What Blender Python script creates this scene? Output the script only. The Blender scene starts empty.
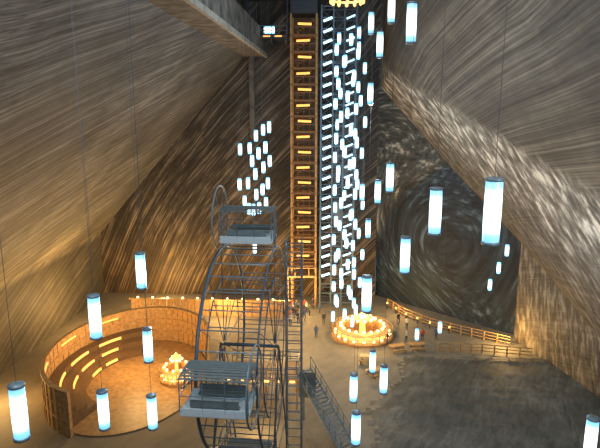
import bpy, bmesh, math, random
from mathutils import Vector, Matrix, noise
random.seed(7)
COL=bpy.context.collection
PI=math.pi
def link(o): COL.objects.link(o); return o
# ---------------------------------------------------------------- materials
def new_mat(name):
    m=bpy.data.materials.new(name); m.use_nodes=True
    nt=m.node_tree; b=nt.nodes["Principled BSDF"]; return m,nt,b
def plain(name,col,rough=0.6,metal=0.0,emit=None,es=0,var=0.15,scale=6):
    m,nt,b=new_mat(name)
    n=nt.nodes.new("ShaderNodeTexNoise"); n.inputs["Scale"].default_value=scale; n.inputs["Detail"].default_value=4
    tc=nt.nodes.new("ShaderNodeTexCoord"); nt.links.new(tc.outputs["Object"],n.inputs["Vector"])
    r=nt.nodes.new("ShaderNodeValToRGB")
    r.color_ramp.elements[0].position=0.3; r.color_ramp.elements[1].position=0.7
    r.color_ramp.elements[0].color=tuple(c*(1-var) for c in col)+(1,)
    r.color_ramp.elements[1].color=tuple(min(1,c*(1+var)) for c in col)+(1,)
    nt.links.new(n.outputs["Fac"],r.inputs["Fac"]); nt.links.new(r.outputs["Color"],b.inputs["Base Color"])
    b.inputs["Roughness"].default_value=rough; b.inputs["Metallic"].default_value=metal
    if emit: 
        b.inputs["Emission Color"].default_value=emit+(1,); b.inputs["Emission Strength"].default_value=es
    return m
def salt(name,dark,mid,light,ang=0.0,warp=5,wscale=.03,stretch=.05,fine=(1.6,5.0),seam=.25,lo=.36,hi=.67,patchy=.25,bump=.2,drip=False):
    """striated rock salt: fine layered streaks running across the wall, thin dark seams"""
    m,nt,b=new_mat(name); N=nt.nodes.new; L=nt.links.new
    uv=N("ShaderNodeUVMap"); mp=N("ShaderNodeMapping"); mp.inputs["Rotation"].default_value=(0,0,ang)
    L(uv.outputs["UV"],mp.inputs["Vector"])
    nf=N("ShaderNodeTexNoise"); nf.inputs["Scale"].default_value=wscale; nf.inputs["Detail"].default_value=0.0; L(mp.outputs[0],nf.inputs["Vector"])
    sub=N("ShaderNodeVectorMath"); sub.operation="SUBTRACT"; sub.inputs[1].default_value=(.5,.5,.5); L(nf.outputs["Color"],sub.inputs[0])
    sc=N("ShaderNodeVectorMath"); sc.operation="SCALE"; sc.inputs["Scale"].default_value=warp*2; L(sub.outputs[0],sc.inputs[0])
    ad=N("ShaderNodeVectorMath"); L(mp.outputs[0],ad.inputs[0]); L(sc.outputs[0],ad.inputs[1])
    def streak(src,sx,sy,off,det=5):
        st=N("ShaderNodeMapping"); st.inputs["Scale"].default_value=(sx,sy,1); st.inputs["Location"].default_value=(off,off*.37,0); L(src,st.inputs["Vector"])
        n3=N("ShaderNodeTexNoise"); n3.inputs["Scale"].default_value=1.0; n3.inputs["Detail"].default_value=det; n3.inputs["Roughness"].default_value=.62; L(st.outputs[0],n3.inputs["Vector"]); return n3.outputs["Fac"]
    A=ad.outputs[0]
    a_=streak(A,stretch,fine[0],1.0,3); b_=streak(A,stretch*1.3,fine[1],8.3,2)
    c_=streak(A,stretch*.7,fine[0]*.5,21.0,2)
    s1=N("ShaderNodeMath"); s1.operation="SUBTRACT"; L(c_,s1.inputs[0]); s1.inputs[1].default_value=.5
    s2=N("ShaderNodeMath"); s2.operation="ABSOLUTE"; L(s1.outputs[0],s2.inputs[0])
    s3=N("ShaderNodeMapRange"); L(s2.outputs[0],s3.inputs[0]); s3.inputs[1].default_value=0; s3.inputs[2].default_value=.035
    ns=N("ShaderNodeTexNoise"); ns.inputs["Scale"].default_value=0.12; ns.inputs["Detail"].default_value=10; ns.inputs["Roughness"].default_value=.68; L(uv.outputs["UV"],ns.inputs["Vector"])
    def mix(a,bb,f):
        x=N("ShaderNodeMix"); x.data_type="FLOAT"; x.inputs[0].default_value=f; L(a,x.inputs[2]); L(bb,x.inputs[3]); return x.outputs[0]
    f=mix(a_,b_,0.5); f=mix(f,ns.outputs["Fac"],patchy)
    def ramp(src,cs):
        r=N("ShaderNodeValToRGB"); cr=r.color_ramp; cr.elements[0].position=cs[0][0]; cr.elements[0].color=cs[0][1]+(1,)
        cr.elements[1].position=cs[-1][0]; cr.elements[1].color=cs[-1][1]+(1,)
        for p,c in cs[1:-1]: e=cr.elements.new(p); e.color=c+(1,)
        L(src,r.inputs["Fac"]); return r.outputs["Color"]
    col=ramp(f,[(lo,dark),((lo+hi)/2-.01,mid),(hi,light)])
    def mixc(a,bb,fac,mode="MIX"):
        x=N("ShaderNodeMix"); x.data_type="RGBA"; x.blend_type=mode; L(a,x.inputs[6]); L(bb,x.inputs[7])
        if isinstance(fac,(int,float)): x.inputs[0].default_value=fac
        else: L(fac,x.inputs[0])
        return x.outputs[2]
    rr=N("ShaderNodeMapRange"); L(s3.outputs[0],rr.inputs[0]); rr.inputs[3].default_value=1-seam; rr.inputs[4].default_value=1.0
    col=mixc(col,rr.outputs[0],1,"MULTIPLY")
    at=N("ShaderNodeAttribute"); at.attribute_name="tint"  # vertex colour multiplier, alpha carries the drip crust
    if drip:
        w=N("ShaderNodeMapping"); w.inputs["Rotation"].default_value=(0,0,-.1); L(uv.outputs["UV"],w.inputs["Vector"])
        d1=streak(w.outputs[0],1.6,.45,3.3,10)
        dc=ramp(d1,[(.38,(.06,.057,.052)),(.5,(.16,.155,.142)),(.63,(.55,.55,.51))])
        col=mixc(col,dc,at.outputs["Alpha"])
    col=mixc(col,at.outputs["Color"],1,"MULTIPLY")
    L(col,b.inputs["Base Color"]); b.inputs["Roughness"].default_value=0.7
    bp=N("ShaderNodeBump"); bp.inputs["Strength"].default_value=bump; bp.inputs["Distance"].default_value=0.12; L(f,bp.inputs["Height"]); L(bp.outputs[0],b.inputs["Normal"])
    return m
M={}
M["salt_left"]=salt("salt_left",(.045,.046,.047),(.14,.142,.14),(.42,.42,.39),ang=0.42,warp=5,fine=(3.0,6),patchy=.33,stretch=.022,wscale=.022,seam=.45)
M["salt_right"]=salt("salt_right",(.045,.045,.044),(.125,.123,.116),(.36,.355,.33),ang=-.2,warp=5,fine=(3.0,6),drip=True,patchy=.33,stretch=.022,wscale=.022,seam=.4)
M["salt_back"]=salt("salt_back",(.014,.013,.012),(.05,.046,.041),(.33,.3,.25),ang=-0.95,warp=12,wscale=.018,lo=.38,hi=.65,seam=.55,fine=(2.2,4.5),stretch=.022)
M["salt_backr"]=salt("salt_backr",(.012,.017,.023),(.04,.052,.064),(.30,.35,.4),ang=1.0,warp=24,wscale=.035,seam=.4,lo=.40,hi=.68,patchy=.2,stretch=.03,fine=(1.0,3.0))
M["salt_floor"]=salt("salt_floor",(.165,.157,.125),(.235,.222,.175),(.31,.295,.235),ang=0.5,stretch=.5,fine=(.6,1.5),seam=0,patchy=.5,bump=.15)
M["salt_rock"]=salt("salt_rock",(.05,.053,.048),(.11,.115,.10),(.27,.27,.235),ang=0.55,warp=3,wscale=.05,stretch=.35,fine=(1.5,3.5),seam=.25,patchy=.65,bump=.9)
M["steel"]=plain("painted_steel",(.11,.16,.21),.45,.2)
M["steel_blue"]=plain("blue_steel",(.16,.26,.36),.45,.1)
M["steel_dark"]=plain("dark_steel",(.04,.055,.075),.45,.3)
M["steel_light"]=plain("galvanised_steel",(.2,.27,.32),.4,.2)
M["white"]=plain("white_panel",(.75,.84,.88),.35,0,var=.05)
M["roof"]=plain("grey_roof",(.19,.235,.245),.5,.1)
M["wood"]=plain("warm_wood",(.48,.29,.12),.55,0,var=.3,scale=3)
M["wood_floor"]=plain("stage_wood",(.3,.18,.075),.5,0,var=.3,scale=2)
M["wood_dark"]=plain("brown_wood",(.14,.085,.04),.6,0,var=.3)
M["wood_glow"]=plain("glowing_wood",(.19,.105,.045),.6,0,(1,.42,.1),.03,var=.3)  # faint amber emission put into the wood in place of lamp light
M["glow"]=plain("glowing_panel",(.9,.6,.25),.5,0,(1,.52,.14),1.1)
M["rock"]=plain("grey_rock",(.13,.125,.112),.8,0,var=.6,scale=.8)
M["rock_pale"]=plain("pale_rock_edge",(.34,.33,.29),.8,0,var=.3,scale=1.2)
M["cable"]=plain("cable",(.07,.08,.09),.6)
M["amber"]=plain("amber_light",(1,.6,.2),.4,0,(1,.52,.14),2.4)
M["amber_tower"]=plain("amber_tower_light",(1,.5,.15),.4,0,(1,.42,.09),1.8)
M["warmwhite"]=plain("warm_bulb",(1,.8,.5),.4,0,(1,.72,.34),3.5)
M["led"]=plain("cold_led",(.8,.9,1),.4,0,(.42,.78,1),2.4)
def tube_mat(name,s):
    m,nt,b=new_mat(name); N=nt.nodes.new; L=nt.links.new
    tc=N("ShaderNodeTexCoord"); sp=N("ShaderNodeSeparateXYZ"); L(tc.outputs["Generated"],sp.inputs[0])
    r=N("ShaderNodeValToRGB"); cr=r.color_ramp
    cr.elements[0].position=0; cr.elements[0].color=(.08,.25,.42,1); cr.elements[1].position=1; cr.elements[1].color=(.08,.25,.42,1)
    for p,c in ((.12,(.13,.38,.58,1)),(.28,(.8,.98,1,1)),(.72,(.8,.98,1,1)),(.9,(.13,.38,.58,1))):
        e=cr.elements.new(p); e.color=c
    L(sp.outputs[2],r.inputs[0]); L(r.outputs[0],b.inputs["Emission Color"]); b.inputs["Emission Strength"].default_value=s
    b.inputs["Base Color"].default_value=(.4,.55,.65,1); b.inputs["Roughness"].default_value=.25
    return m
M["tube"]=tube_mat("glowing_glass",2.4)
M["tube_small"]=tube_mat("glowing_glass_far",3.6)
# ---------------------------------------------------------------- mesh helpers
def obj(name,bm,mats,parent=None,loc=None,smooth=False):
    me=bpy.data.meshes.new(name); bm.normal_update(); bm.to_mesh(me); bm.free()
    for m in (mats if isinstance(mats,(list,tuple)) else [mats]): me.materials.append(M[m])
    if smooth:
        for p in me.polygons: p.use_smooth=True
    o=link(bpy.data.objects.new(name,me))
    if loc: o.location=loc
    if parent: o.parent=parent
    return o
def copyp(o,loc=None,rot=None,parent=None):
    c=o.copy(); link(c); c.parent=parent or o.parent
    if loc is not None: c.location=loc
    if rot is not None: c.rotation_euler=rot
    return c
def empty(name,loc,label,cat,group=None,rot=0):
    e=link(bpy.data.objects.new(name,None)); e.location=loc; e.rotation_euler[2]=rot; e.empty_display_size=.3
    tag(e,label,cat,group); return e
def tag(o,label,cat,group=None):
    o["label"]=label; o["category"]=cat
    if group: o["group"]=group
def box(bm,c,s,rz=0,mi=0,bev=0):
    mat=Matrix.Translation(c)@Matrix.Rotation(rz,4,'Z')@Matrix.Diagonal((s[0],s[1],s[2],1))
    r=bmesh.ops.create_cube(bm,size=1,matrix=mat)
    fs=set(f for v in r["verts"] for f in v.link_faces)
    for f in fs: f.material_index=mi
    if bev:
        es=set(e for v in r["verts"] for e in v.link_edges); bmesh.ops.bevel(bm,geom=list(es),offset=bev,segments=2,affect='EDGES')
def rod(bm,a,b,r,n=6,mi=0,r2=None):
    a=Vector(a); b=Vector(b); d=b-a; l=d.length
    if l<1e-5: return
    q=d.to_track_quat('Z','Y').to_matrix().to_4x4()
    res=bmesh.ops.create_cone(bm,cap_ends=True,segments=n,radius1=r,radius2=r if r2 is None else r2,depth=l,matrix=Matrix.Translation((a+b)/2)@q)
    for v in res["verts"]:
        for f in v.link_faces: f.material_index=mi
def ring(bm,c,R,r,axis='Z',n=48,k=6,a0=0,a1=2*PI,mi=0):
    full=abs(a1-a0-2*PI)<1e-4; rows=[]
    cnt=n if full else n+1
    for i in range(cnt):
        a=a0+(a1-a0)*i/n; row=[]
        for j in range(k):
            t=2*PI*j/k; rr=R+r*math.cos(t); h=r*math.sin(t)
            p=(rr*math.cos(a),rr*math.sin(a),h)
            if axis=='X': p=(h,rr*math.cos(a),rr*math.sin(a))
            row.append(bm.verts.new((c[0]+p[0],c[1]+p[1],c[2]+p[2])))
        rows.append(row)
    for i in range(n):
        A=rows[i]; B=rows[(i+1)%cnt]
        for j in range(k):
            f=bm.faces.new((A[j],B[j],B[(j+1)%k],A[(j+1)%k])); f.material_index=mi
def arcwall(bm,R0,R1,z0,z1,a0,a1,n,mi=0,c=(0,0)):
    rows=[]
    for i in range(n+1):
        a=a0+(a1-a0)*i/n; ca,sa=math.cos(a),math.sin(a)
        rows.append([bm.verts.new((c[0]+R*ca,c[1]+R*sa,z)) for R,z in ((R0,z0),(R1,z0),(R1,z1),(R0,z1))])
    for i in range(n):
        A,B=rows[i],rows[i+1]
        for j in range(4):
            f=bm.faces.new((A[j],A[(j+1)%4],B[(j+1)%4],B[j])); f.material_index=mi
    for rr in (rows[0],rows[-1]): bm.faces.new(rr).material_index=mi
def lathe(bm,prof,n=32,mi=0,c=(0,0,0)):
    rows=[]
    for i in range(n):
        a=2*PI*i/n; rows.append([bm.verts.new((c[0]+r*math.cos(a),c[1]+r*math.sin(a),c[2]+z)) for r,z in prof])
    for i in range(n):
        A,B=rows[i],rows[(i+1)%n]
        for j in range(len(prof)-1):
            f=bm.faces.new((A[j],B[j],B[j+1],A[j+1])); f.material_index=mi
# ---------------------------------------------------------------- cavern shell
def patch(name,profs,us,mat,amp=.12,cell=.8,warp=None,tint=None,flip=False,pick=None):
    bm=bmesh.new(); uvl=bm.loops.layers.uv.new("UVMap"); 
    P=[[Vector(p) for p in pr] for pr in profs]
    rows=[]; 
    for k in range(len(P)-1):
        nu=max(1,int(abs(us[k+1]-us[k])/cell)); last=(k==len(P)-2)
        for i in range(nu+(1 if last else 0)):
            t=i/nu; row=[]; acc=0
            for j in range(len(P[0])-1):
                nv=max(1,int((P[0][j+1]-P[0][j]).length/cell)); lj=(j==len(P[0])-2)
                A=P[k][j].lerp(P[k+1][j],t); B=P[k][j+1].lerp(P[k+1][j+1],t)
                for q in range(nv+(1 if lj else 0)):
                    s=q/nv; p=A.lerp(B,s)
                    row.append((p,us[k]+(us[k+1]-us[k])*t,acc+(B-A).length*s))
                acc+=(B-A).length
            rows.append(row)
    vs=[]; uvm={}; st={}
    for row in rows:
        r=[]
        for p,u,v in row:
            n=noise.noise_vector(p*.12)*amp*1.4+noise.noise_vector(p*.5)*amp*.4
            q=p+n
            if warp: q=warp(p,q)
            s_=tint(p) if tint else (1,1,1)
            bv=bm.verts.new(q); uvm[bv]=(u,v); st[bv]=s_ if len(s_)==4 else tuple(s_)+(1,); r.append(bv)
        vs.append(r)
    cl=bm.loops.layers.float_color.new("tint")
    for i in range(len(vs)-1):
        for j in range(len(vs[0])-1):
            q=(vs[i][j],vs[i+1][j],vs[i+1][j+1],vs[i][j+1])
            f=bm.faces.new(q if not flip else q[::-1]); f.smooth=True
            if pick: f.material_index=pick(f.calc_center_median())
            for l in f.loops: l[uvl].uv=uvm[l.vert]; l[cl]=st[l.vert]
    o=obj(name,bm,mat,smooth=True)
    o["kind"]="structure"; return o
def sm(a,b,x):
    t=max(0,min(1,(x-a)/(b-a))); return t*t*(3-2*t)
ys=[83.5,60,40,20,0,-16]
def lw(y):
    t=(83-y)/99
    return [(-35-.6*t,y,-.3),(-35-.6*t,y,9.6),(-11.7-1.6*t,y,36),(-11.9-1.6*t,y,43)]
def tint_l(p):
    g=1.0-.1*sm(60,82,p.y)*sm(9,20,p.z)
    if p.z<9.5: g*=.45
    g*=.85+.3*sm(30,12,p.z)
    w=sm(18,8,p.z)  # warm lamp light on the lower wall put into the colour
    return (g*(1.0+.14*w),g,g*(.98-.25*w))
patch("wall_left",[lw(y) for y in ys],[0,23.5,43.5,63.5,83.5,99.5],"salt_left",tint=tint_l)
rprof=[
 [(23,66.8,-.3),(23,66.8,12.4),(7,82.6,31),(7,83,43)],
 [(27.0,51,-.3),(26.0,51,6.5),(8.4,60,35.5),(8.4,60,43)],
 [(29.5,38,-.3),(29.0,38,2.5),(9.8,42,41.5),(9.8,42,43)],
 [(32,15,-.3),(31.5,15,2),(11,15,42.2),(11,15,43)],
 [(33,-16,-.3),(32.5,-16,2),(12,-16,42.2),(12,-16,43)]]
def crust_tint_r(p):
    # pale dripping crust band on the slope with ragged drip edge
    d=noise.noise(Vector((p.y*1.0,p.z*.08,3)))*5+noise.noise(Vector((p.y*2.4,p.z*.1,9)))*3
    h=p.z-17-(p.y-45)*.32
    band=sm(-2+d,1.0+d,h)*(1-sm(5.3,7.3,h))
    up=sm(5.3,7.3,h)
    g=.85+.6*band
    w=sm(9,1,p.z)  # warm glow along the wall foot painted into the colour
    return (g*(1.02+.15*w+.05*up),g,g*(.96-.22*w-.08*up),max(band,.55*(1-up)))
patch("wall_right",rprof,[0,17,30,53,84],"salt_right",tint=crust_tint_r,flip=True,cell=.4,amp=.1)
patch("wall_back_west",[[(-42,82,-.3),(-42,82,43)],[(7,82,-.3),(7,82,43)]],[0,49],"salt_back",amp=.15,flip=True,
      tint=lambda p:(1.0+.4*sm(14,3,p.z),.96+.12*sm(14,3,p.z),.93-.23*sm(14,3,p.z)))  # colour turns warmer and brighter towards the floor
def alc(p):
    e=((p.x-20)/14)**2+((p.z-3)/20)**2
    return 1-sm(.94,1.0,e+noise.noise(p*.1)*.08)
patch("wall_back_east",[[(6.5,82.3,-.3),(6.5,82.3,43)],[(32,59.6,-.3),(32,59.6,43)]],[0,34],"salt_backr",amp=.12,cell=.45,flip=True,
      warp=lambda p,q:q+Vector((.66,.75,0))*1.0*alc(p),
      tint=lambda p:(lambda a:(2.2-1.6*a,1.95-1.1*a,1.55-.5*a))(alc(p)))  # recess shade put into the colour, with a bluer rock tone
# floor
def rk(p):
    th=8.8-(61-p.y)*.34
    return sm(th-.8,th+1.6,p.x+noise.noise(p*.15)*1.6+noise.noise(p*.9)*.9)*sm(61.5,60,p.y+noise.noise(p*.3)*1)
def fl_tint(p):  # floor colour darker on the left and along the rock edge
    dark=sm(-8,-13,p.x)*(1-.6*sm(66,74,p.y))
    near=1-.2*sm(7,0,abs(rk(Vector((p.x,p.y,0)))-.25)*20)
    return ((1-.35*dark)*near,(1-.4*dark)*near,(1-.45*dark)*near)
def fl_w(p,q):
    rock=rk(Vector((p.x,p.y,0)))
    q=Vector((p.x,p.y,0)); q.z=rock*max(.02,(.1+sm(14,27,p.x)*.3+noise.noise(p*.4)*.08+noise.noise(p*1.3)*.13)); return q
patch("floor",[[(-42,85,0),(34,85,0)],[(-42,-16,0),(34,-16,0)]],[0,101],["salt_floor","salt_rock"],warp=fl_w,tint=fl_tint,cell=.45,
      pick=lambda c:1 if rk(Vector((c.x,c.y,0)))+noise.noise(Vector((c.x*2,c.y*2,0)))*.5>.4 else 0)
patch("ceiling",[[(-15,85,42.8),(14,85,42.8)],[(-15,-16,42.8),(14,-16,42.8)]],[0,101],"salt_back",cell=2,amp=.1,flip=True)
bm=bmesh.new()
for i in range(24):
    y0=82-i*3.2; x=-10.9-1.6*(83-y0)/99
    box(bm,(x,y0-1.6,37.0),(3.6,3.2,3.2),rz=-.016)
    box(bm,(x+1.75,y0-1.6,35.5),(.35,3.2,.5),rz=-.016,mi=1)
o=obj("trim_1",bm,["rock","rock_pale"]); o["kind"]="structure"
bm=bmesh.new(); box(bm,(-11.2,81.3,30),(.7,.7,12),bev=.08); o=obj("trim_2",bm,"rock"); o["kind"]="structure"

# ---------------------------------------------------------------- hanging lamps
CEIL=42.7
LB=[(3.6,12.4,25.8),(3.3,17.4,24.9),(3.0,21.6,22.4),(3.0,28.1,24.7),(3.0,22.3,31.2),(3.2,31.9,33.3),(2.7,40.3,33.8),(2.8,33.9,31.7),(2.7,39.4,29.1),(2.9,41.3,19.3),(1.5,21.2,20.9),(-7.4,20.9,21.8),(-7.6,16.9,21.4),(-7.5,21.5,18.4),(-7.7,12.4,20.6),(-8.0,17.9,17.5),(-7.1,20.4,16.0),(8.6,17.0,17.5),(1.3,25.9,14.4),(1.2,21.3,15.0),(2.8,26.1,14.8),(2.8,32.8,12.6),(3.0,34.9,23.0),(2.7,46.5,21.3)]
bm=bmesh.new(); lathe(bm,[(0,-.70),(.16,-.70),(.185,-.66),(.19,0),(.185,.66),(.16,.70),(0,.70)],20); 
t=obj("tmp",bm,"tube",smooth=True); TM=t.data; bpy.data.objects.remove(t)
bm=bmesh.new(); lathe(bm,[(0,-.03),(.2,-.03),(.205,0),(.2,.04),(.08,.06),(0,.06)],20)
t=obj("tmp",bm,"steel_light",smooth=True); CM=t.data; bpy.data.objects.remove(t)
for (x,y,z) in LB:
    e=empty("hanging_tube_lamp",(x,y,z),"glowing cold white glass tube lamp hanging on a long thin cable","lamp","hanging tube lamps in the hall")
    g=link(bpy.data.objects.new("glass_tube",TM)); g.parent=e
    c1=link(bpy.data.objects.new("end_cap",CM)); c1.parent=e; c1.location=(0,0,.71)
    c2=link(bpy.data.objects.new("end_cap",CM)); c2.parent=e; c2.location=(0,0,-.71); c2.rotation_euler=(PI,0,0)
    bm=bmesh.new(); rod(bm,(0,0,.76),(0,0,CEIL-z),.007,5); obj("cable",bm,"cable",e)
far=[]
for (px,py) in [(268,127),(261,130),(254,136),(240,149),(247,149),(267,146),(260,152),(253,160),(268,162),(262,168),(255,174),(248,183),(241,183),(268,183),(262,190),(254,197),(266,203),(260,207),(254,209),(247,211),(241,205),(253,252)]:
    far.append((-8.1+(px-254)*.107,60+1.8*math.cos(px*.2+py*.13),26.2-(py-127)*.105,CEIL,"lamp swarm beside the stair tower"))
k=0; z=36.2
while z>3.6:
    for s in (0,1):
        a=(2*k+s)*2.39996; r=1.0+.9*((2*k+s)*.618%1)
        far.append((2.0+r*math.cos(a),63.5+r*math.sin(a),z-s*.42+random.uniform(-.1,.1),CEIL,"spiral of lamps over the round bar"))
    z-=.9; k+=1
far+=[(18.2,59,11.4,18.6,"hanging tube lamps in the hall"),(19,59.2,13.3,17.6,"hanging tube lamps in the hall"),(17.4,59,9.5,19.6,"hanging tube lamps in the hall"),(12.1,58,4.9,27.2,"hanging tube lamps in the hall"),(9.6,57.6,4.2,31.2,"hanging tube lamps in the hall")]
bm=bmesh.new(); lathe(bm,[(0,-.62),(.17,-.62),(.2,-.58),(.2,.58),(.17,.62),(0,.62)],12)
t=obj("tmp",bm,"tube_small",smooth=True); FM=t.data; bpy.data.objects.remove(t)
for i,(x,y,z,top,g) in enumerate(far):
    e=empty("hanging_tube_lamp",(x,y,z),"small cold white glowing tube lamp on a thin cable","lamp",g)
    q=link(bpy.data.objects.new("glass_tube",FM)); q.parent=e
    bm=bmesh.new(); rod(bm,(0,0,.6),(0,0,top-z),.008,4); obj("cable",bm,"cable",e)

# ---------------------------------------------------------------- stair tower
TX,TY=-3.65,79.6
T=empty("stair_tower",(TX,TY,0),"tall brown wood stair tower with amber strip lights on every landing","stair tower")
H=40.5; w=1.7
bm=bmesh.new(); box(bm,(0,0,H/2),(.26,.26,H)); cp=obj("corner_post",bm,"wood",T,loc=(-w,-w,0))
for sx,sy in ((-1,1),(1,-1),(1,1)): copyp(cp,(sx*w,sy*w,0))
bm=bmesh.new(); box(bm,(0,w+.02,H/2+2.5),(2*w,.06,H-5)); obj("back_cladding",bm,"wood_dark",T)
nl=int((H-6)/2.12)
bm=bmesh.new()
box(bm,(0,.8,0),(2*w-.1,1.5,.14)); box(bm,(0,-w+.02,-.05),(2*w+.2,.3,.26)); box(bm,(0,-w-.06,1.0),(2*w+.2,.08,.1))
for x in (-1.6,-.8,0,.8,1.6): box(bm,(x,-w-.06,.5),(.07,.07,1))
for q in range(8):
    t_=q/7; box(bm,(-1.2+2.4*t_,-.5,.15+1.9*t_),(.34,1.3,.1))
ld=obj("stair_flight",bm,"wood_glow",T,loc=(0,0,6))
bm=bmesh.new(); rod(bm,(-1.0,-w+.2,1.38),(.8,-w+.2,1.46),.15,8); sl=obj("strip_light",bm,"amber_tower",T,loc=(0,0,6))
bm=bmesh.new(); rod(bm,(-.8,-w+.2,1.46),(1.0,-w+.2,1.38),.15,8); sl2=obj("strip_light",bm,"amber_tower",T,loc=(0,0,8.12))
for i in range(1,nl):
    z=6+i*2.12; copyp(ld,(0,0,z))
    if i>1: copyp(sl2 if i%2 else sl,(0,0,z))
bm=bmesh.new(); box(bm,(0,0,H+.9),(3.6,3.6,1.7),bev=.1); obj("machine_room",bm,"steel_dark",T)
bm=bmesh.new(); box(bm,(-.2,-.2,4.6),(4.2,4.8,.3)); 
for x in (-2.2,1.8): box(bm,(x,-2.4,2.3),(.2,.2,4.6))
for x in (-2.2,-1.2,-.2,.8,1.8): box(bm,(x,-2.5,5.3),(.1,.1,1.1))
box(bm,(-.2,-2.5,5.85),(4.1,.12,.12)); obj("entrance_porch",bm,"wood",T)
# ---------------------------------------------------------------- panoramic lift tower (steel lattice)
E=empty("lift_tower",(-1.3,79.3,0),"blue-grey steel lattice lift tower lined with cold white tubes","lift tower")
xs=[0,1.6,3.1,4.7]; yy=[-1.4,1.4]
bm=bmesh.new(); box(bm,(0,0,20.8),(.16,.16,41.6)); up=obj("upright",bm,"steel_blue",E,loc=(xs[0],yy[0],0))
for x in xs:
    for y in yy:
        if (x,y)!=(xs[0],yy[0]): copyp(up,(x,y,0))
bm=bmesh.new()
for y in yy: box(bm,((xs[0]+xs[-1])/2,y,0),(xs[-1],.08,.1))
for x in xs: box(bm,(x,0,0),(.08,2.8,.08))
rb=obj("ring_beam",bm,"steel_blue",E,loc=(0,0,.5))
for i in range(1,30): copyp(rb,(0,0,.5+i*1.41))
bm=bmesh.new()
for a in range(3):
    for i in range(29):
        z=.5+i*1.41; s=(i)%2
        p=(xs[a] if s else xs[a+1],1.42,z); q=(xs[a+1] if s else xs[a],1.42,z+1.41); rod(bm,p,q,.04,4)
o=obj("bracing",bm,"steel_blue",E)
bm=bmesh.new(); rod(bm,(.25,-1.55,0),(1.4,-1.55,.45),.16,6); tl=obj("tube_light",bm,"led",E,loc=(0,0,4.5))
for i in range(1,26): copyp(tl,(0,0,4.5+i*1.4))
bm=bmesh.new(); rod(bm,(3.3,-1.55,0),(4.4,-1.55,.45),.12,6); tl=obj("tube_light",bm,"led",E,loc=(0,0,4.78))
for i in range(1,26): copyp(tl,(0,0,4.78+i*1.4))
bm=bmesh.new(); box(bm,(2.35,0,14),(1.3,2.2,2.6),bev=.15); obj("lift_cabin",bm,"roof",E)
# top gallery
G=empty("top_gallery",(-8.6,77,37.3),"dark steel gallery platform with railing and amber lights under the roof","platform")
bm=bmesh.new(); box(bm,(0,0,0),(5.8,4,.35))
for i in range(4): box(bm,(-2.7+i*1.8,0,-.5),(.2,4,.7))
for x in (-2.7,2.7): box(bm,(x,1.8,2.7),(.2,.2,5.4))
obj("deck",bm,"steel_dark",G)
bm=bmesh.new()
for i in range(7): rod(bm,(-2.85+i*.95,-1.95,.1),(-2.85+i*.95,-1.95,1.3),.05,5)
for z in (.7,1.3): rod(bm,(-2.85,-1.95,z),(2.85,-1.95,z),.05,5)
obj("railing",bm,"steel",G)
bm=bmesh.new(); box(bm,(0,0,0),(.9,.12,.14)); gl=obj("strip_light",bm,"amber_tower",G,loc=(-1.2,-2.06,0))
for i in (1,2): copyp(gl,(-1.2+i*1.5,-2.06,0))
S=empty("floodlight",(-8.0,75.5,37.48),"cold white rectangular floodlight on a gallery deck","floodlight")
bm=bmesh.new(); box(bm,(0,0,.6),(1.6,.5,1.1),bev=.08); obj("housing",bm,"steel_dark",S)
bm=bmesh.new(); box(bm,(0,-.27,.6),(1.4,.06,.9)); obj("lens",bm,"tube_small",S)
# golden chandelier
C=empty("chandelier",(1.3,50,37.1),"golden ring chandelier with warm bulbs hanging under the ceiling","chandelier")
bm=bmesh.new(); ring(bm,(0,0,0),1.35,.1); ring(bm,(0,0,.5),.9,.08); 
for i in range(6): 
    a=i*PI/3; rod(bm,(1.35*math.cos(a),1.35*math.sin(a),0),(0,0,2),.03,4)
obj("frame",bm,"glow",C)
bm=bmesh.new(); rod(bm,(0,0,2),(0,0,5.6),.04,5); obj("cable",bm,"cable",C)
for i in range(12):
    a=i*PI/6; bm=bmesh.new(); lathe(bm,[(0,-.3),(.12,-.2),(.14,0),(.05,.15)],8,c=(1.35*math.cos(a),1.35*math.sin(a),-.1)); obj("bulb",bm,"amber",C)

# ---------------------------------------------------------------- giant wheel
WX,WY,WZ=-5.8,38.5,11.0; RO=9.2; RR=7.3; RI=5.0
W=empty("ferris_wheel",(WX,WY,0),"tall blue-grey steel panoramic wheel with open white cabins","ferris wheel",rot=math.radians(-3))
hw=1.9
for s in (-1,1):
    bm=bmesh.new(); ring(bm,(s*hw,0,WZ),RR,.12 if s<0 else .07,'X',72); obj("outer_rim",bm,"steel",W,smooth=True)
    bm=bmesh.new(); ring(bm,(s*hw,0,WZ),RI,.05,'X',60); obj("inner_rim",bm,"steel",W,smooth=True)
    bm=bmesh.new(); rod(bm,(0,.3,0),(0,RR,0),.035,5); sp_=obj("spoke",bm,"steel",W,loc=(s*hw,0,WZ))
    for i in range(1,12): copyp(sp_,rot=(i*PI/6,0,0))
bm=bmesh.new(); rod(bm,(-hw,RR,0),(hw,RR,0),.045,5); cb=obj("cross_bar",bm,"steel_light",W,loc=(0,0,WZ))
for i in range(1,36): copyp(cb,rot=(i*PI/18,0,0))
bm=bmesh.new(); rod(bm,(-hw,RI,0),(hw,RI,0),.04,5); cb=obj("cross_bar",bm,"steel_light",W,loc=(0,0,WZ))
for i in range(1,20): copyp(cb,rot=(i*PI/10,0,0))
bm=bmesh.new(); rod(bm,(-2.2,0,WZ),(2.2,0,WZ),.13,14); obj("axle",bm,"steel",W,smooth=True)
for s in (-1,1):
    bm=bmesh.new()
    for yq in (-4.5,4.5): rod(bm,(s*2.18,0,WZ),(s*2.2,yq,0),.07,8)
    for zz in (3,6): 
        q=4.5*(1-zz/WZ); rod(bm,(s*2.2,-q,zz),(s*2.2,q,zz),.05,6)
    obj("support_leg",bm,"steel",W)
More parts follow.
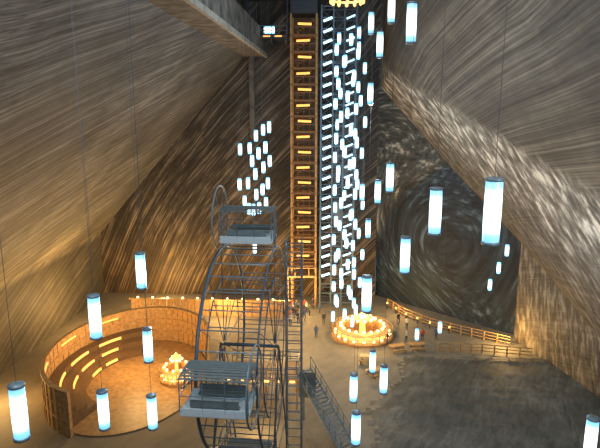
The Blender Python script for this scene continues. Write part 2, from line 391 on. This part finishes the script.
for ad in (9,93,272):
    a=math.radians(ad); c=(0,-RO*math.cos(a),WZ+RO*math.sin(a))
    K=link(bpy.data.objects.new("cabin",None)); K.parent=W; K.location=c
    K["label"]="open thin-framed cabin with slatted roof and white floor rim"
    bm=bmesh.new(); wx,wy=(1.95 if ad==9 else 1.82),1.15
    box(bm,(0,0,-1.3),(2*wx,2*wy,.12))
    for s in (-1,1): box(bm,(0,s*wy,-1.08),(2*wx,.06,.5),bev=.02)
    for s in (-1,1): box(bm,(s*wx,0,-1.2),(.06,2*wy,.22),bev=.02)
    obj("body",bm,"white",K)
    bm=bmesh.new()
    for sx in (-1,-.33,.33,1):
        for sy in (-1,1): rod(bm,(sx*wx,sy*wy,-1.1),(sx*wx,sy*wy,.9),.035,5)
    for sy in (-1,1):
        for z in (-.1,.9): rod(bm,(-wx,sy*wy,z),(wx,sy*wy,z),.03,5)
    for sx in (-1,1):
        rod(bm,(sx*wx,-wy,-.1),(sx*wx,wy,-.1),.035,5)
        rod(bm,(sx*wx,0,.9),(sx*(wx+.08),0,0),.05,5)
        inw=Vector((0,RO*math.cos(a),-RO*math.sin(a))).normalized()*(RO-RR)
        for off in (-.5,.5): rod(bm,(sx*(wx+.08),off,0),(sx*(wx+.08),inw.y+off*.6*abs(math.sin(a)),inw.z+off*.6*abs(math.cos(a))),.05,5)
    obj("frame",bm,"steel_light",K)
    bm=bmesh.new()
    for i in range(9): 
        t_=-1+i/4; box(bm,(0,t_*1.15,.93+.12*(1-t_*t_)),(2*wx+.1,.19,.04))
    for x in (-wx,-wx/2,0,wx/2,wx): box(bm,(x,0,.93),(.06,2.5,.05))
    obj("roof",bm,"roof",K)
    bm=bmesh.new()
    for s in (-1,1): box(bm,(0,s*.8,-.9),(2.8,.45,.08)); box(bm,(0,s*1.0,-.6),(2.8,.06,.4))
    obj("seat",bm,"roof",K)
    bm=bmesh.new(); sd=1 if ad<50 else -1
    yo=-.2 if ad==9 else .3; rr_=2.3
    ring(bm,(sd*2.14,yo,.2),rr_,.06,'X',48)
    for q in range(3):
        qa=q*PI/3
        rod(bm,(sd*2.14,yo-rr_*math.cos(qa),.2-rr_*math.sin(qa)),(sd*2.14,yo+rr_*math.cos(qa),.2+rr_*math.sin(qa)),.02,4)
    obj("side_ring",bm,"steel_light",K,smooth=True)
# lattice mast
Q=empty("lattice_mast",(-2.5,38.6,0),"slim grey steel lattice mast with ladder rungs beside the wheel","mast")
bm=bmesh.new(); rod(bm,(0,0,0),(0,0,19.0),.06,6); u_=obj("upright",bm,"steel_light",Q,loc=(-.55,-.55,0))
for a,b in ((-.55,.55),(.55,-.55),(.55,.55)): copyp(u_,(a,b,0))
bm=bmesh.new()
for s in (-.55,.55): rod(bm,(-.55,s,0),(.55,s,0),.035,4); rod(bm,(s,-.55,0),(s,.55,0),.035,4)
rg=obj("rung",bm,"steel_light",Q,loc=(0,0,.4))
for i in range(1,27): copyp(rg,(0,0,.4+i*.7))
# boarding platform and stair
Pf=empty("boarding_platform",(-6.2,48.2,0),"steel boarding platform with warm lit wooden deck behind the wheel","platform")
bm=bmesh.new(); box(bm,(0,2,3.2),(7,4,.16))
for x in (-3.3,0,3.3):
    for y in (.2,3.8): rod(bm,(x,y,0),(x,y,3.1),.1,6)
obj("deck",bm,"wood",Pf)
bm=bmesh.new()
for i in range(8):
    for y in (.05,3.95): rod(bm,(-3.4+i*.97,y,3.3),(-3.4+i*.97,y,4.4),.04,5)
for y in (.05,3.95):
    for z in (3.85,4.4): rod(bm,(-3.4,y,z),(3.4,y,z),.045,5)
for x in (-3.4,3.4): rod(bm,(x,.05,4.4),(x,3.95,4.4),.045,5)
obj("railing",bm,"steel_light",Pf)
bm=bmesh.new(); box(bm,(0,0,0),(.5,.12,.16)); q0=obj("deck_light",bm,"amber",Pf,loc=(-3.1,-.05,3.15))
for i in range(1,6): copyp(q0,(-3.1+i*1.2,-.05,3.15))
St=empty("metal_staircase",(1.8,42.5,0),"grey metal staircase with tube handrails and a solid end panel","staircase")
top=Vector((-4.0,4.6,4.9)); 
bm=bmesh.new(); n_=22; d_=Vector((top.x,top.y,0)).normalized(); pn=Vector((-d_.y,d_.x,0)); ang=math.atan2(d_.y,d_.x)
for i in range(n_):
    p=top*((i+.5)/n_); box(bm,p,(.3,1.6,.05),rz=ang)
for s in (-.8,.8): rod(bm,pn*s,top+pn*s,.1,6)
rod(bm,top,(top.x,top.y,0),.12,6)
obj("flight",bm,"steel_light",St)
for s in (-.8,.8):
    bm=bmesh.new()
    for i in range(9):
        p=top*(i/8)+pn*s; rod(bm,p,p+Vector((0,0,1.1)),.035,5)
    for h in (.55,1.1): rod(bm,pn*s+Vector((0,0,h)),top+pn*s+Vector((0,0,h)),.04,5)
    obj("railing",bm,"steel_light",St)
bm=bmesh.new(); box(bm,(top.x+.4,top.y-.9,top.z-1.0),(1.5,.08,2.4)); obj("end_panel",bm,"roof",St)

# ---------------------------------------------------------------- amphitheatre (oval)
AX,AY=-20.4,53.6; RA=7.8; EY=1.38
A=empty("amphitheatre",(AX,AY,0),"oval wooden amphitheatre with stepped benches and amber strip lights","amphitheatre")
def aobj(name,bm,mat):
    for v in bm.verts: v.co.y*=EY
    return obj(name,bm,mat,A)
bm=bmesh.new(); a0,a1=math.radians(30),math.radians(256)
arcwall(bm,RA-.08,RA+.08,0,4.2,a0,a1,80)
for i in range(41):
    t0=a0+(a1-a0)*i/40; arcwall(bm,RA-.14,RA+.14,0,4.2,t0-.006,t0+.006,1)
for z in (1.4,2.8,4.2): arcwall(bm,RA-.2,RA+.16,z,z+.12,a0,a1,64)
aobj("outer_wall",bm,"wood")
b0,b1=math.radians(105),math.radians(250)
for k,(r0,r1,h) in enumerate([(6.6,RA-.15,1.9),(5.5,6.6,1.3),(4.4,5.5,.7)]):
    bm=bmesh.new(); arcwall(bm,r0,r1,0.02,h,b0,b1,48); aobj("bench_tier",bm,"wood_dark")
    c0_,c1_=math.radians(124+k*6),math.radians(222-k*4)
    for j in range(3-(k==2)):
        c0=c0_+(c1_-c0_)*(j+.1)/3; bm=bmesh.new(); arcwall(bm,r0-.14,r0-.02,h-.32,h-.08,c0,c0+(c1_-c0_)*.65/3,8); aobj("strip_light",bm,"amber_tower")
for j in range(3):
    c0=math.radians(120)+math.radians(110)*(j+.2)/3; bm=bmesh.new(); arcwall(bm,RA-.24,RA-.12,3.6,3.72,c0,c0+.26,8); aobj("wall_light",bm,"amber_tower")
bm=bmesh.new(); lathe(bm,[(0,.1),(RA-.3,.1),(RA-.3,0)],48); aobj("stage_floor",bm,"wood_floor")
B=empty("wooden_screen",(-17,73,0),"long low wooden panel screen lit by warm lamps","screen")
bm=bmesh.new()
for i in range(22): box(bm,(-10+i*1.0,0,1.1),(.9,.12,2.2))
box(bm,(.5,0,2.3),(22.4,.4,.14)); obj("panels",bm,"wood",B)
bm=bmesh.new(); lathe(bm,[(0,0),(.16,.05),(.16,.2),(0,.28)],8); lh=obj("lamp_head",bm,"warmwhite",B,loc=(-9.5,0,2.38))
for i in range(1,10): copyp(lh,(-9.5+i*2.1,0,2.38))

# ---------------------------------------------------------------- round bars
def kiosk(name,loc,R,label,nb,cat,bs=1):
    e=empty(name,loc,label,cat)
    bm=bmesh.new(); lathe(bm,[(0,0),(R,0),(R,.3),(R-.15,.35),(0,.35)],40); obj("base",bm,"wood",e)
    bm=bmesh.new(); lathe(bm,[(R*.78,.35),(R*.78,1.25)],40); obj("counter_panel",bm,"glow",e)
    bm=bmesh.new(); lathe(bm,[(R*.8,1.25),(R*.86,1.27),(R*.86,1.36),(R*.6,1.36),(R*.6,.35)],40); obj("counter",bm,"wood",e)
    bm=bmesh.new(); lathe(bm,[(R*.12,.35),(R*.09,1.8),(R*.1,2.2),(R*.3,2.35),(R*.32,2.45),(R*.16,2.65),(R*.05,3.0),(0,3.05)],40); obj("canopy",bm,"glow",e,smooth=True)
    bm=bmesh.new(); ring(bm,(0,0,1.35),R*.97,.05,n=40); ring(bm,(0,0,.85),R*.97,.035,n=40)
    for i in range(24):
        a=2*PI*i/24; rod(bm,(R*math.cos(a)*.97,R*math.sin(a)*.97,.3),(R*math.cos(a)*.97,R*math.sin(a)*.97,1.35),.04,5)
    obj("railing",bm,"wood",e)
    bm=bmesh.new(); lathe(bm,[(0,-.18*bs),(.18*bs,-.05),(.18*bs,.1),(0,.2*bs)],8); bl=None
    for i in range(nb//2):
        a=4*PI*i/nb; L_=(R*.34*math.cos(a),R*.34*math.sin(a),2.35)
        if bl is None: bl=obj("bulb",bm,"warmwhite",e,loc=L_)
        else: copyp(bl,L_)
    for i in range(nb):
        a=2*PI*(i+.5)/nb; copyp(bl,(R*.88*math.cos(a),R*.88*math.sin(a),.55)); copyp(bl,(R*.7*math.cos(a),R*.7*math.sin(a),1.5))
    return e
kiosk("round_bar",(4.3,67,0),3.9,"low round wooden bar glowing gold with warm bulbs",18,"bar")
kiosk("round_fountain_kiosk",(-15.9,54,.12),1.8,"small round wooden kiosk lit by warm bulbs on stage",10,"kiosk",.7)

# ---------------------------------------------------------------- fences
def fence(pts,label):
    e=empty("wooden_fence",(pts[0][0],pts[0][1],0),label,"fence","fences around the hall floor")
    br=bmesh.new(); o0=Vector((pts[0][0],pts[0][1],0)); bp=bmesh.new(); box(bp,(0,0,.6),(.14,.14,1.2)); po=None
    for a,b in zip(pts,pts[1:]):
        a=Vector((a[0],a[1],0))-o0; b=Vector((b[0],b[1],0))-o0; n=max(1,round((b-a).length/1.4))
        for i in range(n):
            p=a.lerp(b,i/n)
            if po is None: po=obj("post",bp,"wood",e,loc=p)
            else: copyp(po,p)
        for h in (.35,.75,1.15): rod(br,a+Vector((0,0,h)),b+Vector((0,0,h)),.06,5)
    obj("rail",br,"wood",e)
fence([(8.6,78),(10.5,74),(13.4,70.5),(18,67.3),(22,64.8)],"brown wooden post and rail fence by the rock wall")
fence([(13,62.6),(18,62.4),(23.5,61.5)],"brown wooden post and rail fence at the rocky ground")
for i,(x,y) in enumerate([(8.8,77.6),(9.8,75.5),(10.9,73.3),(12.2,71.8),(13.6,70.3),(15.8,68.8)]):
    e=empty("bollard_lamp",(x-.35,y-.4,0),"low bollard lamp with warm glowing head","lamp","bollard lamps along the fence")
    bm=bmesh.new(); rod(bm,(0,0,0),(0,0,.7),.07,8); obj("post",bm,"steel_dark",e)
    bm=bmesh.new(); lathe(bm,[(0,.7),(.12,.72),(.12,.9),(0,.98)],10); obj("lamp_head",bm,"amber",e)
for i,(x,y,r) in enumerate([(8.2,62.6,.3),(10.6,63.2,.1),(4.5,59.4,-.2),(5.2,56.2,.6)]):
    e=empty("picnic_table",(x,y,.0),"small wooden picnic table with two benches","table","picnic tables on the hall floor",rot=r)
    bm=bmesh.new(); 
    for j in range(4): box(bm,(0,-.33+j*.22,.75),(1.8,.22,.05))
    obj("table_top",bm,"wood",e)
    for s in (-1,1):
        bm=bmesh.new(); box(bm,(0,s*.75,.45),(1.8,.28,.05)); obj("bench",bm,"wood",e)
        bm=bmesh.new(); rod(bm,(s*.7,-.8,0),(s*.7,.15,.73),.04,5); rod(bm,(s*.7,.8,0),(s*.7,-.15,.73),.04,5); rod(bm,(s*.7,-.8,.42),(s*.7,.8,.42),.035,5); obj("leg",bm,"wood_dark",e)

# ---------------------------------------------------------------- people
cols=[("red",(.4,.05,.04)),("blue",(.06,.12,.3)),("dark",(.04,.04,.05)),("white",(.6,.6,.58)),("green",(.1,.2,.1))]
for n,c in cols: M["cloth_"+n]=plain("cloth_"+n,c,.8)
M["skin"]=plain("skin",(.5,.3,.2),.6); M["jeans"]=plain("jeans",(.05,.07,.12),.8); M["hair"]=plain("hair",(.05,.03,.02),.7)
def person(loc,rz,cn,stride):
    me=bpy.data.meshes.new("body")
    V=[(0,0,.95),(0,0,1.2),(0,0,1.42),(0,0,1.52),(0,.02,1.66),(0,.01,1.74),
       (.1,0,.9),(.11,-stride,.5),(.11,stride*.6,.08),(.11,-.14+stride*.6,.04),
       (-.1,0,.9),(-.11,stride,.5),(-.11,-stride*.3,.08),(-.11,-.14-stride*.3,.04),
       (.2,0,1.4),(.26,.03,1.12),(.25,-.1,.88),(.25,-.14,.79),(-.2,0,1.4),(-.26,.03,1.12),(-.25,-.1,.88),(-.25,-.14,.79)]
    Ed=[(0,1),(1,2),(2,3),(3,4),(4,5),(0,6),(6,7),(7,8),(8,9),(0,10),(10,11),(11,12),(12,13),(2,14),(14,15),(15,16),(16,17),(2,18),(18,19),(19,20),(20,21)]
    Rr=[.15,.14,.13,.055,.105,.08,.095,.065,.045,.045,.095,.065,.045,.045,.06,.045,.035,.035,.06,.045,.035,.035]
    me.from_pydata(V,Ed,[]); o=link(bpy.data.objects.new("person",me))
    md=o.modifiers.new("s","SKIN"); 
    for i,v in enumerate(me.skin_vertices[0].data): v.radius=(Rr[i],Rr[i]*(.75 if i<3 else 1)); v.use_root=(i==0)
    o.modifiers.new("d","SUBSURF").levels=1
    dg=bpy.context.evaluated_depsgraph_get(); ev=o.evaluated_get(dg); m2=bpy.data.meshes.new_from_object(ev)
    o.modifiers.clear(); o.data=m2; m2.materials.clear()
    for k in ("cloth_"+cn,"jeans","skin","hair"): m2.materials.append(M[k])
    for p in m2.polygons:
        p.use_smooth=True; c=p.center
        p.material_index=0
        if c.z<.95 and abs(c.x)<.2: p.material_index=1
        if abs(c.x)>.2 and c.z<.92: p.material_index=2
        if c.z>1.5: p.material_index=2
        if c.z>1.68 or (c.z>1.56 and c.y>.05): p.material_index=3
    o.location=loc; o.rotation_euler[2]=rz
    tag(o,{"red":"person in a red jacket standing on the floor","blue":"person in a blue jacket and jeans standing","dark":"person in dark clothes walking on the floor","white":"person in a white top standing","green":"person in a green jacket walking"}[cn],"person","visitors on the hall floor")
pp=[(-5.2,76.0,0),(-4.5,75.2,1),(-3.8,76.4,2),(-3.1,74.8,3),(-5.8,74.2,4),(-2.2,76.2,2),(-4.9,73.2,2),(-1.2,74.4,1),(-6.6,76.0,2),(-5.4,71.5,0),(-6.2,73,2),(-4.2,74,2),(-5.0,74.6,3),(-3.6,73.2,0),(-4.5,72.2,2),(-6.9,74.6,1),(-2.6,73.6,4),(-5.9,72,2),(-3.2,71.8,1),(-4.0,70.6,2),(-5.0,69.8,3),(-3.4,75.6,0),(-6.1,75.2,2),(-5.5,73.4,1),(9.6,65.2,3),(11.6,65.6,0),(7.2,64.4,2),(13.4,66.2,1),(9.3,71,2),(10.2,69.4,3),(-.6,70.5,2),(-1.5,66,1)]
for x,y,c in pp: person((x,y,0),random.uniform(0,6.28),cols[c][0],random.choice([.03,.1,.16]))

# ---------------------------------------------------------------- lights
def pl(loc,e,col,r=.5):
    d=bpy.data.lights.new("added_light","POINT"); d.energy=e; d.color=col; d.shadow_soft_size=r
    o=link(bpy.data.objects.new("added_light",d)); o.location=loc
WARM=(1,.58,.2); COLD=(.7,.87,1)
pl((-1,-6,40.5),3300,(.88,.94,1),1.5)  # added cool fill lights from here on, no fixtures modelled
pl((-1,18,40.5),2700,(.85,.93,1),1.5)
pl((0,46,41),2400,(.8,.91,1),1.5)
pl((-9,12,30),1500,(.9,.95,1),1)
pl((9,5,30),2600,(.93,.96,1),1)
pl((2,59.5,22),2900,COLD,1); pl((3,40,28),1500,COLD,.5); pl((-7,25,20),1000,COLD,.5); pl((14,45,14),1500,(.92,.96,1),1)
for p,e in (((-20.5,55,5.5),3400),((-30,66,4),3400),((-14,70,3),2200),((-24,77,3),2600),((-31.8,48,3),2400),((4.3,63,3),500),((4.3,67,4.5),1800),((-3.5,73,3.5),1200),((21,64.2,2),900),((10,74,2.5),550),((-6,60,5),2000),((-6,74,3.5),1100),((-15.9,51.2,2.5),350),((-6,44,2),400),((0,52,7),450)): pl(p,e,WARM,.12)  # added warm pools standing in for the light of the amber lamps
w_=bpy.data.worlds.new("world"); bpy.context.scene.world=w_; w_.use_nodes=True
bg=w_.node_tree.nodes["Background"]; bg.inputs[0].default_value=(.5,.58,.66,1); bg.inputs[1].default_value=.2
bpy.context.scene.view_settings.view_transform="Standard"
cd=bpy.data.cameras.new("camera"); cam=bpy.data.objects.new("camera",cd); link(cam)
cam.location=(0,0,28); cam.rotation_euler=(math.radians(78.5),0,math.radians(3.06)); cd.lens=33.6; cd.sensor_width=36; cd.clip_end=400
bpy.context.scene.camera=cam
